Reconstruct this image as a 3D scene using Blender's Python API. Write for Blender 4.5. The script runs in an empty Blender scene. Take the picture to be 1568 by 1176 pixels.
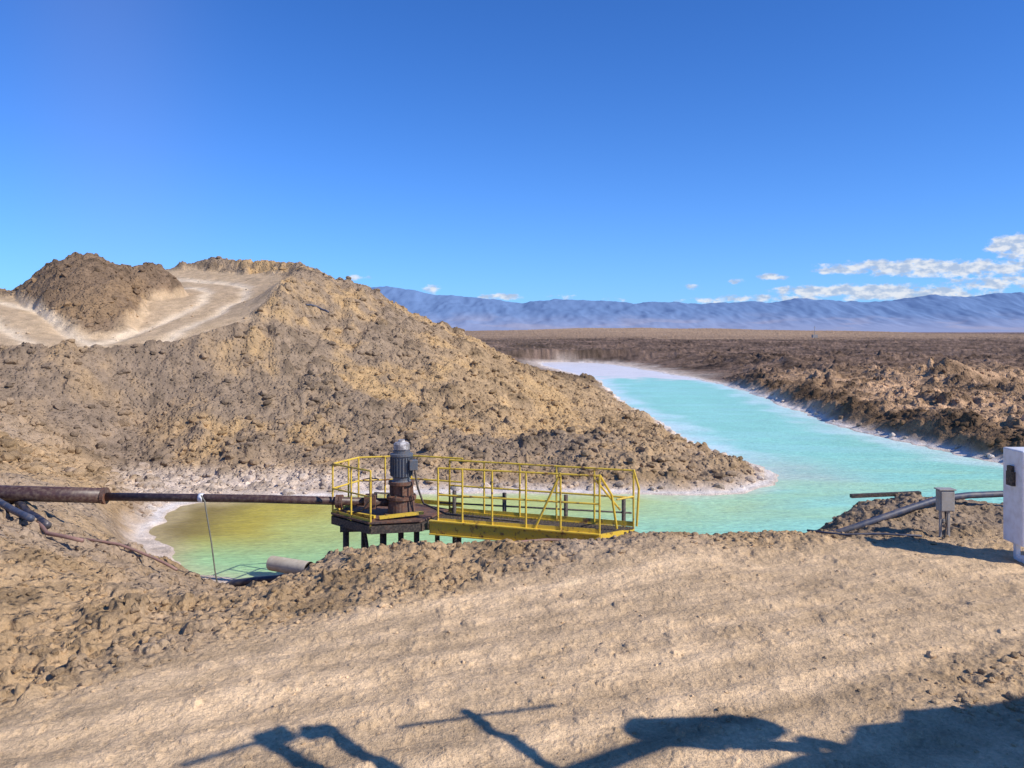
import bpy, bmesh, math, numpy as np
from mathutils import Vector, Matrix
rng = np.random.default_rng(7)
scene = bpy.context.scene
WZ = -1.6

# ------------------------------------------------------------ node helpers
def new_mat(name):
    m = bpy.data.materials.new(name); m.use_nodes = True
    nt = m.node_tree
    return m, nt, nt.nodes['Principled BSDF']
def N(nt, t, **kw):
    n = nt.nodes.new(t)
    for k, v in kw.items():
        if k.startswith('i_'):
            n.inputs[k[2:].replace('_', ' ')].default_value = v
        else:
            setattr(n, k, v)
    return n
def math_n(nt, op, a, b=None, c=None, clamp=False):
    n = nt.nodes.new('ShaderNodeMath'); n.operation = op; n.use_clamp = clamp
    for i, v in enumerate((a, b, c)):
        if v is None: continue
        if isinstance(v, (int, float)): n.inputs[i].default_value = v
        else: nt.links.new(v, n.inputs[i])
    return n.outputs[0]
def mix_c(nt, fac, a, b, mode='MIX'):
    n = nt.nodes.new('ShaderNodeMix'); n.data_type = 'RGBA'; n.blend_type = mode
    for sock, v in ((n.inputs[0], fac), (n.inputs[6], a), (n.inputs[7], b)):
        if isinstance(v, (int, float)): sock.default_value = v
        elif isinstance(v, tuple): sock.default_value = (*v, 1) if len(v) == 3 else v
        else: nt.links.new(v, sock)
    return n.outputs[2]
def ramp(nt, fac, p0, p1):
    n = nt.nodes.new('ShaderNodeMapRange'); n.interpolation_type = 'SMOOTHSTEP'
    n.inputs[1].default_value = p0; n.inputs[2].default_value = p1
    nt.links.new(fac, n.inputs[0]); return n.outputs[0]

def paint_mat(name, col, col2=None, rough=0.5, metal=0.0, scale=6.0, amount=(0.5, 0.65), bump=0.02):
    m, nt, b = new_mat(name)
    tc = N(nt, 'ShaderNodeTexCoord')
    no = N(nt, 'ShaderNodeTexNoise', i_Scale=scale, i_Detail=8.0, i_Roughness=0.65)
    nt.links.new(tc.outputs['Object'], no.inputs['Vector'])
    f = ramp(nt, no.outputs[0], amount[0], amount[1])
    c = mix_c(nt, f, col, col2 or tuple(x * 0.6 for x in col))
    no2 = N(nt, 'ShaderNodeTexNoise', i_Scale=scale * 5, i_Detail=4.0)
    nt.links.new(tc.outputs['Object'], no2.inputs['Vector'])
    dirt = ramp(nt, no2.outputs[0], 0.35, 0.8)
    c = mix_c(nt, math_n(nt, 'MULTIPLY', dirt, 0.35), c, (0.33, 0.25, 0.17))
    nt.links.new(c, b.inputs['Base Color'])
    b.inputs['Roughness'].default_value = rough; b.inputs['Metallic'].default_value = metal
    bp = N(nt, 'ShaderNodeBump', i_Strength=0.5, i_Distance=bump)
    nt.links.new(no2.outputs[0], bp.inputs['Height']); nt.links.new(bp.outputs[0], b.inputs['Normal'])
    return m

M_YEL = paint_mat('yellow_paint', (0.74, 0.50, 0.04), (0.20, 0.09, 0.03), 0.5, 0, 7, (0.54, 0.66), 0.004)
M_RUST = paint_mat('rust_steel', (0.16, 0.065, 0.035), (0.07, 0.04, 0.035), 0.75, 0, 5, (0.4, 0.65), 0.004)
M_PIPE = paint_mat('brown_pipe', (0.055, 0.025, 0.024), (0.085, 0.04, 0.032), 0.45, 0, 3, (0.45, 0.7), 0.003)
M_DARK = paint_mat('dark_steel', (0.035, 0.028, 0.025), (0.09, 0.045, 0.03), 0.7, 0, 6, (0.5, 0.7), 0.004)
M_MOTOR = paint_mat('motor_grey', (0.10, 0.12, 0.15), (0.16, 0.12, 0.10), 0.5, 0.2, 9, (0.5, 0.7), 0.003)
M_HOSE = paint_mat('black_hdpe', (0.02, 0.025, 0.05), (0.04, 0.045, 0.07), 0.4, 0, 2, (0.4, 0.7), 0.002)
M_HOSEG = paint_mat('grey_hose', (0.04, 0.055, 0.10), (0.045, 0.055, 0.08), 0.55, 0, 2, (0.4, 0.7), 0.002)
M_RED = paint_mat('faded_red_hose', (0.30, 0.16, 0.13), (0.22, 0.14, 0.11), 0.6, 0, 3, (0.4, 0.7), 0.002)
M_CREAM = paint_mat('cream_pipe', (0.68, 0.58, 0.42), (0.55, 0.44, 0.30), 0.55, 0, 3, (0.4, 0.7), 0.003)
M_WHITE = paint_mat('white_paint', (0.78, 0.78, 0.8), (0.72, 0.71, 0.70), 0.45, 0, 1.5, (0.5, 0.8), 0.0005)
M_GREY = paint_mat('grey_box', (0.36, 0.34, 0.32), (0.27, 0.24, 0.21), 0.55, 0, 5, (0.4, 0.7), 0.002)

# ------------------------------------------------------------ geometry helpers
def link(o, parent=None):
    scene.collection.objects.link(o)
    if parent: o.parent = parent
    return o
def empty(name, loc=(0, 0, 0)):
    e = bpy.data.objects.new(name, None); e.empty_display_size = 0.3
    return link(e)
def mesh_obj(name, verts, faces, mat, parent=None, smooth=False):
    me = bpy.data.meshes.new(name); me.from_pydata([tuple(v) for v in verts], [], faces); me.update()
    if smooth:
        me.polygons.foreach_set('use_smooth', [True] * len(me.polygons))
    me.materials.append(mat)
    return link(bpy.data.objects.new(name, me), parent)
def sweep_geo(pts, r, seg=12, cap=True):
    pts = [Vector(p) for p in pts]; rr = r if isinstance(r, (list, tuple)) else [r] * len(pts)
    V = []; F = []; n = len(pts); u = None
    for i, p in enumerate(pts):
        if i == 0: t = pts[1] - p
        elif i == n - 1: t = p - pts[i - 1]
        else: t = (pts[i + 1] - p).normalized() + (p - pts[i - 1]).normalized()
        t.normalize()
        if u is None:
            a = Vector((0, 0, 1)) if abs(t.z) < 0.9 else Vector((1, 0, 0))
            u = t.cross(a).normalized()
        else:
            u = (u - t * u.dot(t)).normalized()
        w = t.cross(u)
        for k in range(seg):
            a = 2 * math.pi * k / seg
            V.append(p + (u * math.cos(a) + w * math.sin(a)) * rr[i])
    for i in range(n - 1):
        for k in range(seg):
            a = i * seg + k; b = i * seg + (k + 1) % seg
            F.append((a, b, b + seg, a + seg))
    if cap:
        F.append(tuple(range(seg))[::-1]); F.append(tuple(range((n - 1) * seg, n * seg)))
    return V, F
def tube(name, pts, r, mat, parent=None, seg=12, cap=True):
    V, F = sweep_geo(pts, r, seg, cap)
    return mesh_obj(name, V, F, mat, parent, smooth=True)
def multi(name, parts, mat, parent=None, smooth=False):
    V = []; F = []
    for v, f in parts:
        o = len(V); V += list(v); F += [tuple(i + o for i in q) for q in f]
    return mesh_obj(name, V, F, mat, parent, smooth)
def box_geo(c, s, rot=0.0):
    c = Vector(c); V = []
    for dx in (-.5, .5):
        for dy in (-.5, .5):
            for dz in (-.5, .5):
                x, y = dx * s[0], dy * s[1]
                V.append(c + Vector((x * math.cos(rot) - y * math.sin(rot), x * math.sin(rot) + y * math.cos(rot), dz * s[2])))
    return V, [(0, 1, 3, 2), (4, 6, 7, 5), (0, 4, 5, 1), (2, 3, 7, 6), (0, 2, 6, 4), (1, 5, 7, 3)]
def beam_geo(a, b, w, h):
    a = Vector(a); b = Vector(b); t = (b - a).normalized()
    s = t.cross(Vector((0, 0, 1))).normalized() * w / 2; u = s.cross(t).normalized() * h / 2
    V = [a - s - u, a + s - u, a + s + u, a - s + u, b - s - u, b + s - u, b + s + u, b - s + u]
    return V, [(0, 1, 2, 3), (7, 6, 5, 4), (0, 4, 5, 1), (1, 5, 6, 2), (2, 6, 7, 3), (3, 7, 4, 0)]
def bevel(o, w=0.01, seg=2):
    m = o.modifiers.new('bevel', 'BEVEL'); m.width = w; m.segments = seg; m.limit_method = 'ANGLE'
    return o

# ------------------------------------------------------------ numpy noise
def _h(ix, iy, s):
    a = (ix.astype(np.int64) * 374761393 + iy.astype(np.int64) * 668265263 + s * 1442695041) & 0xffffffff
    a = ((a ^ (a >> 13)) * 1274126177) & 0xffffffff
    a = ((a ^ (a >> 16)) * 2246822519) & 0xffffffff
    return ((a ^ (a >> 15)) & 0xffffff) / float(0x1000000)
def perlin(x, y, s=0):
    xi = np.floor(x); yi = np.floor(y); fx = x - xi; fy = y - yi
    u = fx * fx * fx * (fx * (fx * 6 - 15) + 10); v = fy * fy * fy * (fy * (fy * 6 - 15) + 10)
    def g(ox, oy):
        a = _h(xi + ox, yi + oy, s) * 2 * np.pi
        return np.cos(a) * (fx - ox) + np.sin(a) * (fy - oy)
    return ((g(0, 0) * (1 - u) + g(1, 0) * u) * (1 - v) + (g(0, 1) * (1 - u) + g(1, 1) * u) * v) * 1.5
def fbm(x, y, o=4, s=0, gain=.5):
    r = 0; a = 1
    for i in range(o):
        r = r + a * perlin(x * 2 ** i + 17.3 * i, y * 2 ** i - 9.1 * i, s + i); a *= gain
    return r
def clods(x, y, cell, s, dens=0.6, asp=.62):
    """field of rounded, slightly tilted lumps; height is asp * radius"""
    wx = x / cell + 0.35 * perlin(x / cell * 1.7, y / cell * 1.7, s + 50)
    wy = y / cell + 0.35 * perlin(x / cell * 1.7 + 31, y / cell * 1.7, s + 51)
    xi = np.floor(wx); yi = np.floor(wy); out = np.zeros_like(x)
    for ox in (-1, 0, 1):
        for oy in (-1, 0, 1):
            cx = xi + ox; cy = yi + oy
            px = cx + _h(cx, cy, s + 1); py = cy + _h(cx, cy, s + 2)
            q = _h(cx, cy, s + 3)
            r = np.where(q < dens, 0.16 + 0.6 * _h(cx, cy, s + 4) ** 2.2, 0.001)
            dx = wx - px; dy = wy - py
            t = 1 - (dx * dx + dy * dy) / (r * r)
            tilt = 1 + (dx * (_h(cx, cy, s + 5) - .5) + dy * (_h(cx, cy, s + 6) - .5)) * 1.4 / np.maximum(r, .1)
            tt = np.maximum(t, 0)
            hh = np.where(t > 0, r * np.minimum(np.sqrt(tt), .82) * tilt, 0)
            out = np.maximum(out, hh)
    return out * cell * asp
def sstep(a, b, x):
    t = np.clip((x - a) / (b - a), 0, 1); return t * t * (3 - 2 * t)

# ------------------------------------------------------------ terrain layout (metres)
WATER = [(-10.1,23.8),(-9.8,22.2),(-9.5,21.0),(-8.5,19.1),(-7.6,17.8),(-6.4,16.8),(-4.65,16.4),(-3.6,15.5),(-2,14.9),(0,14.9),
 (2,15.6),(4,16.2),(6,17),(8,18),(10,18.5),(13,19.3),(16,20),(20,21),(30,23),(40,24),(40,26.5),(30,26),(24,27),(20.5,29),(19.1,31.1),(18.6,36.9),
 (17.9,43.2),(19.3,56.6),(20.7,73),(20.5,90.6),(19.2,99),(17.5,115),(15.5,129),(10,137),(4,135),(5.5,115),(9.4,88),(8.5,69),(8.3,58),(8.5,48),
 (8.35,36.9),(9.1,33),(9.7,29.6),(9.3,27.9),(8.1,26.2),(6.6,25.4),(4.1,25.4),(.34,25.8),(-3,25.7),(-5.9,25.2),(-9.0,24.4)]
def chaikin(p, n):
    for _ in range(n):
        q = []
        for i in range(len(p)):
            a = np.array(p[i]); b = np.array(p[(i + 1) % len(p)])
            q += [a * .75 + b * .25, a * .25 + b * .75]
        p = q
    return np.array(p)
WP = chaikin(WATER, 2)
CP = [(-13.4,28,-1.15),(-11.1,28,-1.2),(-6.5,28,-1.15),(-1.9,28,-1.2),(1.3,28,-1.2),(-12.3,31,.25),(-13.5,34,2.15),(-14.8,31,.15),(-15.8,32.6,2.0),
(-16.3,29,.46),(-17.4,31,2.2),(-17.4,27,.68),(-19.3,30,2.25),(-19.9,31.4,2.96),(-16.6,33.5,2.86),(-15.5,36,3.54),(-12,37,3.84),(-11.9,41,5.55),
(-11.9,43,6.15),(-11.8,46,6.95),(-7.4,32,.14),(-8.4,36,2.07),(-9.3,40,3.86),(-10.2,44,5.95),(-11.3,47,6.9),(-11,35,2.1),(-5,33,.03),(-5.7,38,1.98),
(-6.5,43,3.88),(-7.1,47,5.0),(-9,47,6.15),(-5.3,48,4.0),(-2.3,34,-.08),(-2.6,38,1.36),(-3,44,2.8),(-3.4,50,3.44),(.45,34,-.64),(.55,42,.43),(.7,52,1.3),
(-1.06,54,2.2),(3.4,36,-.88),(4.3,45,-.53),(4.1,52,-.32),(4.1,75,-.4),(5.8,33,-1.0),(7.6,29.5,-1.25),(4.3,30,-.8),(2,28.8,-.75),(-2,29.2,-.6),(-17.5,40,4.4),(-17.1,45,5.5),
(-18.5,52,6.8),(-21,53.5,7.1),(-13.9,44,5.5),(-13.9,48,6.5),(-20.7,57,7.9),(-25,57,7.8),(-16,55,7.7),(-12.7,51,7.2),(-14.5,40,4.45),
(-18.7,36,3.3),(-19.6,39,4.2),(-20.5,43,5.3),(-23.2,39.5,4.9),(-21.2,36,4.05),(-25.7,40,5.17),(-18.6,33,3.1),(-30,42,5.5),(-24,46,5.5),(-28,47,5.4),(-22,34,3.6),
(-24,52,6.2),(-30,55,5.5),(-8,60,3),(-4,60,1.5),(0,68,.5),(-15,70,4),(-25,75,3),(-10,85,.5),(-40,60,3),(-60,40,2),(-50,90,.5),(-35,30,3.5),(-30,20,2.5),
(-12.9,20,.15),(-15,23,.5),(-11,21.5,-.7),(-14,25,-.7),(-9.6,26,-1.4),(-11.7,24,-1.3),(-10.2,17.5,-.15),(-12,17,.15),(-10.3,15.5,.25),(-10,19.5,-.9),(-8.8,17.2,-.8),
(-8.4,14.7,-.2),(-8.35,13,.2),(-6.2,13,-.45),(-5,12,-.35),(-4.4,15.2,-1.3),(-5.8,15.4,-1.35),(-7,16,-1.0),(-3.4,14.5,-.6),(-4.5,13.5,-.85),(-4,11,-.15),(-6,10,-.1),(-2.5,13.3,-.05),
(-1.57,13.3,.0),(0,13.6,.0),(2.3,14.2,-.03),(4.9,14.5,-.03),(5.6,14.9,-.33),(6.4,15.4,.0),(7,16,.15),(9,16,.2),(12,16.3,.22),(16,17,.2),(0,12,0),(4,12.5,0),(8,13,0),(12,13,0),(8,14.3,.12),(11,14.5,.12),
(-15,12,.8),(-15,6,.5),(-12,0,.3),(-30,8,1),(-30,-10,0),(30,14,0),(30,0,0),(60,10,0),(0,-30,0),(40,-30,0),
(19.8,46,-.75),(20,38,-.75),(20.5,34,-.75),(22,33,-.7),(21,57,-.7),(22.5,73,-.65),(22,92,-.7),(25,45,-.55),(30,40,-.45),(30,55,-.45),(40,50,-.35),(26,30.5,-.7),(35,30,-.5),(50,30,-.3),(32,65,-.4),
(15,142,-.9),(2,142,-.9),(22,120,-.8),(3,120,-.9),(3,100,-.8),(60,80,-.2),(40,80,-.3),(60,110,-.2),(30,110,-.3),(-30,110,-.2),(-60,110,-.2),(-5,110,-.4),(-60,140,-.2),(60,140,-.2)]
for X in (-8, -4, 0, 4, 8, 12, 16):
    for Y in (-6, -2, 2, 6): CP.append((X, Y, 0))
for X in (-2, 1, 4, 8, 12): CP.append((X, 9.5, 0))
for p in WATER[:6] + WATER[10:]: CP.append((p[0], p[1], -1.45))
CP = np.array(CP, float)
C2 = 0.8 ** 2
def kern(x0, y0, x1, y1): return np.sqrt((x0 - x1) ** 2 + (y0 - y1) ** 2 + C2)
A = kern(CP[:, 0][:, None], CP[:, 1][:, None], CP[:, 0][None], CP[:, 1][None])
n = len(CP); AA = np.zeros((n + 1, n + 1)); AA[:n, :n] = A - np.eye(n) * 0.05; AA[:n, n] = 1; AA[n, :n] = 1
W = np.linalg.solve(AA, np.append(CP[:, 2], 0))
GX0, GX1, GY0, GY1, GS = -70., 70., -12., 142., 0.35
gx = np.arange(GX0, GX1, GS); gy = np.arange(GY0, GY1, GS)
XX, YY = np.meshgrid(gx, gy); RB = np.full(XX.shape, W[n])
for i in range(n): RB += W[i] * kern(XX, YY, CP[i, 0], CP[i, 1])
SD = np.full(XX.shape, 1e9); ins = np.zeros(XX.shape, bool)
for i in range(len(WP)):
    ax, ay = WP[i]; bx, by = WP[(i + 1) % len(WP)]
    ex, ey = bx - ax, by - ay
    t = np.clip(((XX - ax) * ex + (YY - ay) * ey) / (ex * ex + ey * ey), 0, 1)
    SD = np.minimum(SD, np.hypot(XX - ax - t * ex, YY - ay - t * ey))
    c = (ay > YY) != (by > YY)
    with np.errstate(divide='ignore', invalid='ignore'):
        xx = ax + (YY - ay) * ex / (ey if ey != 0 else 1e-9)
    ins ^= c & (XX < xx)
SD = np.where(ins, -SD, SD)
def samp(G, x, y):
    fx = np.clip((x - GX0) / GS, 0, len(gx) - 1.001); fy = np.clip((y - GY0) / GS, 0, len(gy) - 1.001)
    i = fx.astype(int); j = fy.astype(int); u = fx - i; v = fy - j
    return (G[j, i] * (1 - u) + G[j, i + 1] * u) * (1 - v) + (G[j + 1, i] * (1 - u) + G[j + 1, i + 1] * u) * v
def pdist(x, y, pts, vals=None):
    d = np.full(x.shape, 1e9); va = np.zeros(x.shape)
    for k, ((ax, ay), (bx, by)) in enumerate(zip(pts[:-1], pts[1:])):
        ex, ey = bx - ax, by - ay
        t = np.clip(((x - ax) * ex + (y - ay) * ey) / (ex * ex + ey * ey), 0, 1)
        dd = np.hypot(x - ax - t * ex, y - ay - t * ey)
        if vals is not None: va = np.where(dd < d, vals[k] * (1 - t) + vals[k + 1] * t, va)
        d = np.minimum(d, dd)
    return d if vals is None else (d, va)
ROAD_A = [(-16.6, 32), (-16.2, 36), (-15.9, 40), (-15.9, 43.5), (-16.9, 47.5), (-19.2, 51), (-24, 53.5), (-31, 55)]
ROAD_B = [(-18.0, 32.4), (-19.9, 34.0), (-22.6, 36.6), (-26.6, 39.0), (-33, 41), (-45, 43)]
MOUND = [(-18.9, 36.4), (-20.6, 39.2), (-22.7, 42.0), (-23.9, 43.8), (-21.4, 45.6)]; MOUNDH = [.5, 1.5, 2.1, 2.1, 1.8]
MOUND2 = [(-23.9, 43.8), (-26.4, 44.6), (-30, 46)]; MOUND2H = [1.9, .8, .2]
RIM = [(-11.7, 38.5), (-11.9, 42), (-11.9, 46), (-12.8, 51), (-16, 55.5), (-21, 57.5), (-27, 59)]; RIMH = [.3, .5, .3, .5, .8, .9, .5]
EDGE_X = np.array([-60, -20, -4.85, -3.6, -1.8, 1.1, 4.3, 8.2, 14, 40, 80.]); EDGE_Y = np.array([3, 5, 7.4, 8.9, 10.2, 12.1, 13.1, 13.2, 14, 17, 20.])

def terrain(x, y):
    r = np.hypot(x, y)
    inb = sstep(140, 100, np.maximum(np.abs(x) * 1.8, y)) * sstep(-12, -6, y)
    rb = samp(RB, x, y) * inb + (0 - .1 * sstep(60, 140, r)) * (1 - inb)
    sd = samp(SD, x, y); sd = np.where((np.abs(x) < 60) & (y > -10) & (y < 141), sd, 40.)
    sd = sd + (0.22 * fbm(x * .8, y * .8, 3, 5)) * sstep(12, 16, y) + .35 * fbm(x * .15, y * .15, 2, 8) * sstep(35, 60, y)
    dA = pdist(x, y, ROAD_A); dB = pdist(x, y, ROAD_B)
    dM, vM = pdist(x, y, MOUND, MOUNDH); dM2, vM2 = pdist(x, y, MOUND2, MOUND2H); dR, vR = pdist(x, y, RIM, RIMH)
    edge = y - np.interp(x, EDGE_X, EDGE_Y)
    wob = .5 * fbm(x * .6, y * .6, 3, 77)
    mound = np.maximum(vM * (1 - np.clip((dM + .35 * wob) / (1.2 + .85 * vM), 0, 1) ** 2), vM2 * (1 - np.clip((dM2 + .35 * wob) / (1.2 + .8 * vM2), 0, 1) ** 2))
    rN = sstep(-.5, 1.0, edge + wob)
    rA = sstep(3.2, 4.0, dA + wob); rB = sstep(2.2, 2.9, dB + wob)
    crest = np.where(x < -17, 33.2 + .68 * (x + 17), 33.2 + .85 * (x + 17))
    lip = sstep(.5, -.3, y - crest + .3 * wob) * (x < -8)
    R = rN * np.maximum(rA * rB, lip)
    R = np.maximum(R, sstep(.1, .5, mound))
    corner = sstep(1.6, .3, np.hypot((x - 5.6) * .6, y - 8.0) + wob * .8)
    R = np.maximum(R, corner * .6)
    shore = sstep(0.1, 1.6, sd)
    Rs = R * shore
    far = sstep(14, 30, r)
    plain = sstep(12, 18, x) * sstep(24, 30, y)
    plain = np.maximum(plain, sstep(60, 85, y))
    h = rb + mound + vR * np.exp(-(dR / .9) ** 2)
    h = h + .22 * np.exp(-((y - crest + .2) / .5) ** 2) * sstep(-26, -22, x) * sstep(-12, -14, x) * (.6 + wob)
    heap = np.exp(-(((x - 32.9) / 1.7) ** 2 + ((y - 60) / 1.5) ** 2)) * 1.9 + .9 * np.exp(-(((x - 35.9) / 1.5) ** 2 + ((y - 60.5) / 1.6) ** 2)) + .7 * np.exp(-(((x - 29.6) / 1.4) ** 2 + ((y - 61) / 1.4) ** 2))
    h = h + heap
    right = sstep(12, 18, x) * sstep(24, 30, y) * (1 - sstep(120, 150, r))
    h = h + right * (.2 * np.exp(-((sd - 2.0) / 1.1) ** 2) * (.7 + fbm(x * .3, y * .3, 2, 31)) + .2 * np.abs(fbm(x * .13, y * .22, 3, 41)) + .65 * np.exp(-((sd - 12) / 1.4) ** 2) * (.5 + fbm(x * .2, y * .2, 2, 32)) + .45 * np.exp(-((sd - 6.5) / .9) ** 2) * np.maximum(0, .2 + fbm(x * .25, y * .25, 2, 33)))
    pl = sstep(70, 110, y) * sstep(900, 400, r)
    h = h + pl * (.8 * np.maximum(0, fbm(x * .012, y * .05, 3, 61)) + .15 * fbm(x * .1, y * .15, 3, 62))
    h = h + 6.5 * sstep(350, 800, y) * sstep(1500, 1000, y) * np.exp(-((x - 130) / 260.) ** 2) * (1 + .25 * fbm(x * .01, y * .01, 2, 63))
    big = far * (.20 * fbm(x * .4, y * .4, 4, 11, .45) + .12 * np.abs(fbm(x * .9, y * .9, 3, 12))) * (1 - .45 * plain) + (1 - far) * (.07 * fbm(x * .9, y * .9, 4, 13))
    gul = far * .24 * (np.abs(fbm(x * .8 + y * .1, y * .14, 2, 15)) - .3) * sstep(.2, 2, rb)
    h = h + Rs * (big + gul)
    lump = sstep(-.25, .55, fbm(x * .3, y * .3, 3, 90))
    near = (1 - far)
    leftn = sstep(-1.5, -4, x) * near
    hp = np.clip(heap, 0, .6); pf = .65 + .1 * plain
    c1 = clods(x, y, 1.6, 100, .35); c2 = clods(x, y, .68, 110, .65); c3 = clods(x, y, .30, 120, .7); c4 = clods(x, y, .11, 130, .65)
    h = h + Rs * (far * (.75 * pf * c1 * (.15 + lump + .3 * hp) + (.72 + .25 * plain) * c2 * (.4 + .85 * lump + .3 * hp)) + near * (.42 * c2 * lump * (.25 + .9 * leftn)) + (.6 + .6 * lump + .2 * far) * c3 * (.65 + .35 * leftn + .2 * far) + .85 * c4 * near)
    h = h + Rs * .025 * fbm(x * 5, y * 5, 3, 14)
    rd = (1 - R)
    dirv = (x * .40 - y * .917)
    h = h + rd * near * (.026 * fbm(dirv * 2.2, (x * .9 + y * .4) * .12, 3, 21) + .010 * fbm(x * 3, y * 3, 3, 22) + .4 * clods(x, y, .16, 140, .25) + .5 * clods(x, y, .07, 150, .3))
    h = h + rd * far * (.04 * fbm(x * .8, y * .8, 3, 23) - .06 * np.exp(-((np.minimum(dA, dB) - 1.0) / .3) ** 2))
    h = h + .012 * fbm(x * 2.5, y * 2.5, 3, 24) * near
    bw = 1.1 + .7 * far * sstep(8, 0, x) + 14 * sstep(75, 100, y)
    bank = sstep(-.05, 1, sd / bw)
    hs = WZ + .03 + .05 * np.clip(sd, 0, 2) + .02 * fbm(x * 2, y * 2, 3, 25)
    h = np.where(sd > 0, hs * (1 - bank) + np.maximum(h, WZ + .05) * bank, WZ + .03 + np.maximum(sd, -2.) * .35)
    info = dict(rb=rb, sd=sd, dA=dA, dB=dB, R=R, far=far, edge=edge, r=r, wob=wob, mound=mound, lump=lump, cl=np.clip((c2 * 4 + c3 * 4), 0, 1), Rs=Rs)
    return h, info

def colour(x, y, h, I):
    n = len(x); r = I['r']; R = I['R'][:, None]; far = I['far'][:, None]
    tan = np.array([.51, .345, .19]); road = np.array([.66, .465, .275]); grey = np.array([.31, .225, .15]); dark = np.array([.125, .084, .062])
    salt = np.array([.74, .61, .50]); wet = np.array([.24, .155, .08]); hroad = np.array([.53, .385, .24]); ochre = np.array([.51, .335, .165])
    n1 = fbm(x * .25, y * .25, 4, 201)[:, None]; n2 = fbm(x * 1.3, y * 1.3, 4, 202)[:, None]; n3 = fbm(x * .07, y * .07, 3, 203)[:, None]
    k1 = sstep(-.3, .6, n1 + .35 * n2)
    rub = tan * (1 - k1) + grey * 1.2 * k1
    c = road * (1 - R) + rub * R
    hillm = (sstep(26, 29, y) * sstep(10, 2, x) * sstep(100, 70, y))[:, None]
    k2 = sstep(-.2, .7, n1 + .4 * n2)
    hc = grey * 1.08 * (1 - k2) + ochre * .9 * k2
    left = sstep(-10, -14, x)[:, None] * sstep(38, 34, y)[:, None]
    hc = hc * (1 - .5 * left) + np.array([.25, .185, .135]) * .5 * left
    rt = (sstep(-7, -1, x) * sstep(30, 36, y))[:, None]
    hc = hc * (1 - .55 * rt) + ochre * 1.0 * .55 * rt
    mo = sstep(.1, .5, I['mound'])[:, None]
    hc = hc * (1 - .75 * mo) + np.array([.215, .14, .085]) * .75 * mo
    c = c * (1 - hillm * R) + hc * hillm * R
    hr = (1 - R) * far
    c = c * (1 - hr) + hroad * hr
    for d in (I['dA'], I['dB']):
        tr = (np.exp(-((d - 1.05 + .25 * n1[:, 0]) / .34) ** 2))[:, None] * far * (1 - R)
        c = c * (1 - .85 * tr) + np.array([.80, .64, .45]) * .85 * tr
    dirv = (x * .40 - y * .917)
    st = fbm(dirv * 1.4, (x * .9 + y * .4) * .10, 3, 21)[:, None] * (1 - far) * (1 - R)
    c = c * (1 + .38 * st)
    rp = (sstep(14, 19, x) * sstep(28, 33, y))[:, None]
    pc = np.array([.43, .275, .16]) * (1 + .45 * n1 + .3 * n2)
    c = c * (1 - rp) + pc * rp
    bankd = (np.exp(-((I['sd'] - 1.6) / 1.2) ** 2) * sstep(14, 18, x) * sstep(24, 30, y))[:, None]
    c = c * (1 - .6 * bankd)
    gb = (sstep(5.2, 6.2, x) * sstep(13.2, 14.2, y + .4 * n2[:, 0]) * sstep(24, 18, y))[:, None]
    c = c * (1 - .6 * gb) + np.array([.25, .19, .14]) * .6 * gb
    dk = (sstep(62, 95, y + 12 * fbm(x * .03, y * .03, 3, 207)))[:, None]
    dc = dark * (1.05 + .8 * n3 + .5 * n2 + .45 * n1)
    c = c * (1 - dk * .9) + dc * dk * .9
    pale = (sstep(.15, .6, fbm(x * .004, y * .02, 3, 208)) * sstep(130, 260, y) * .5 + sstep(330, 500, y) * np.exp(-((x - 130) / 300.) ** 2) * .85)[:, None]
    pale = np.clip(pale, 0, 1)
    c = c * (1 - pale) + np.array([.42, .285, .18]) * pale
    haze_tint = sstep(600, 9000, r)[:, None]  # distance haze painted into the ground colour
    c = c * (1 - haze_tint) + np.array([.28, .26, .34]) * haze_tint
    up = h - WZ
    nr_ = (y > 12)[:, None]
    sc = (sstep(.5, .05, up + .12 * n2[:, 0]) * sstep(1.6, .2, I['sd'] + .5 * n2[:, 0]))[:, None] * nr_
    shelf = (sstep(.65, .2, up) * sstep(-1, -5, x) * sstep(23, 24.5, y) * sstep(30, 27, y))[:, None] * .75
    farsalt = (sstep(80, 100, y) * sstep(5, 0, I['sd'] + 1.5 * n1[:, 0]))[:, None]
    chs = (sstep(1.1, .1, I['sd'] + .3 * n2[:, 0]) * sstep(40, 55, y))[:, None] * .9
    s = np.clip(np.maximum(np.maximum(np.maximum(sc * .75, shelf), farsalt * .8), chs), 0, 1)
    c = c * (1 - s) + salt * (1 + .15 * n2) * s
    rim = (np.exp(-((I['sd'] - .15) / .18) ** 2) * sstep(18, 22, y))[:, None] * .6
    c = c * (1 - rim) + np.array([.78, .74, .70]) * rim
    w = (sstep(.8, .3, up) * np.clip(1 - np.abs(I['sd'] - 1.1) / .8, 0, 1) * .55)[:, None] * (r < 60)[:, None] * (1 - s)
    c = c * (1 - w) + wet * w
    cv = (I['cl'] * I['Rs'])[:, None] * sstep(140, 60, r)[:, None]
    c = c * (1 - .18 * cv + .18 * cv * np.sign(n1))
    c = c * (1 + .16 * n2 + .08 * n1)
    return np.clip(c, .02, .9)

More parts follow.
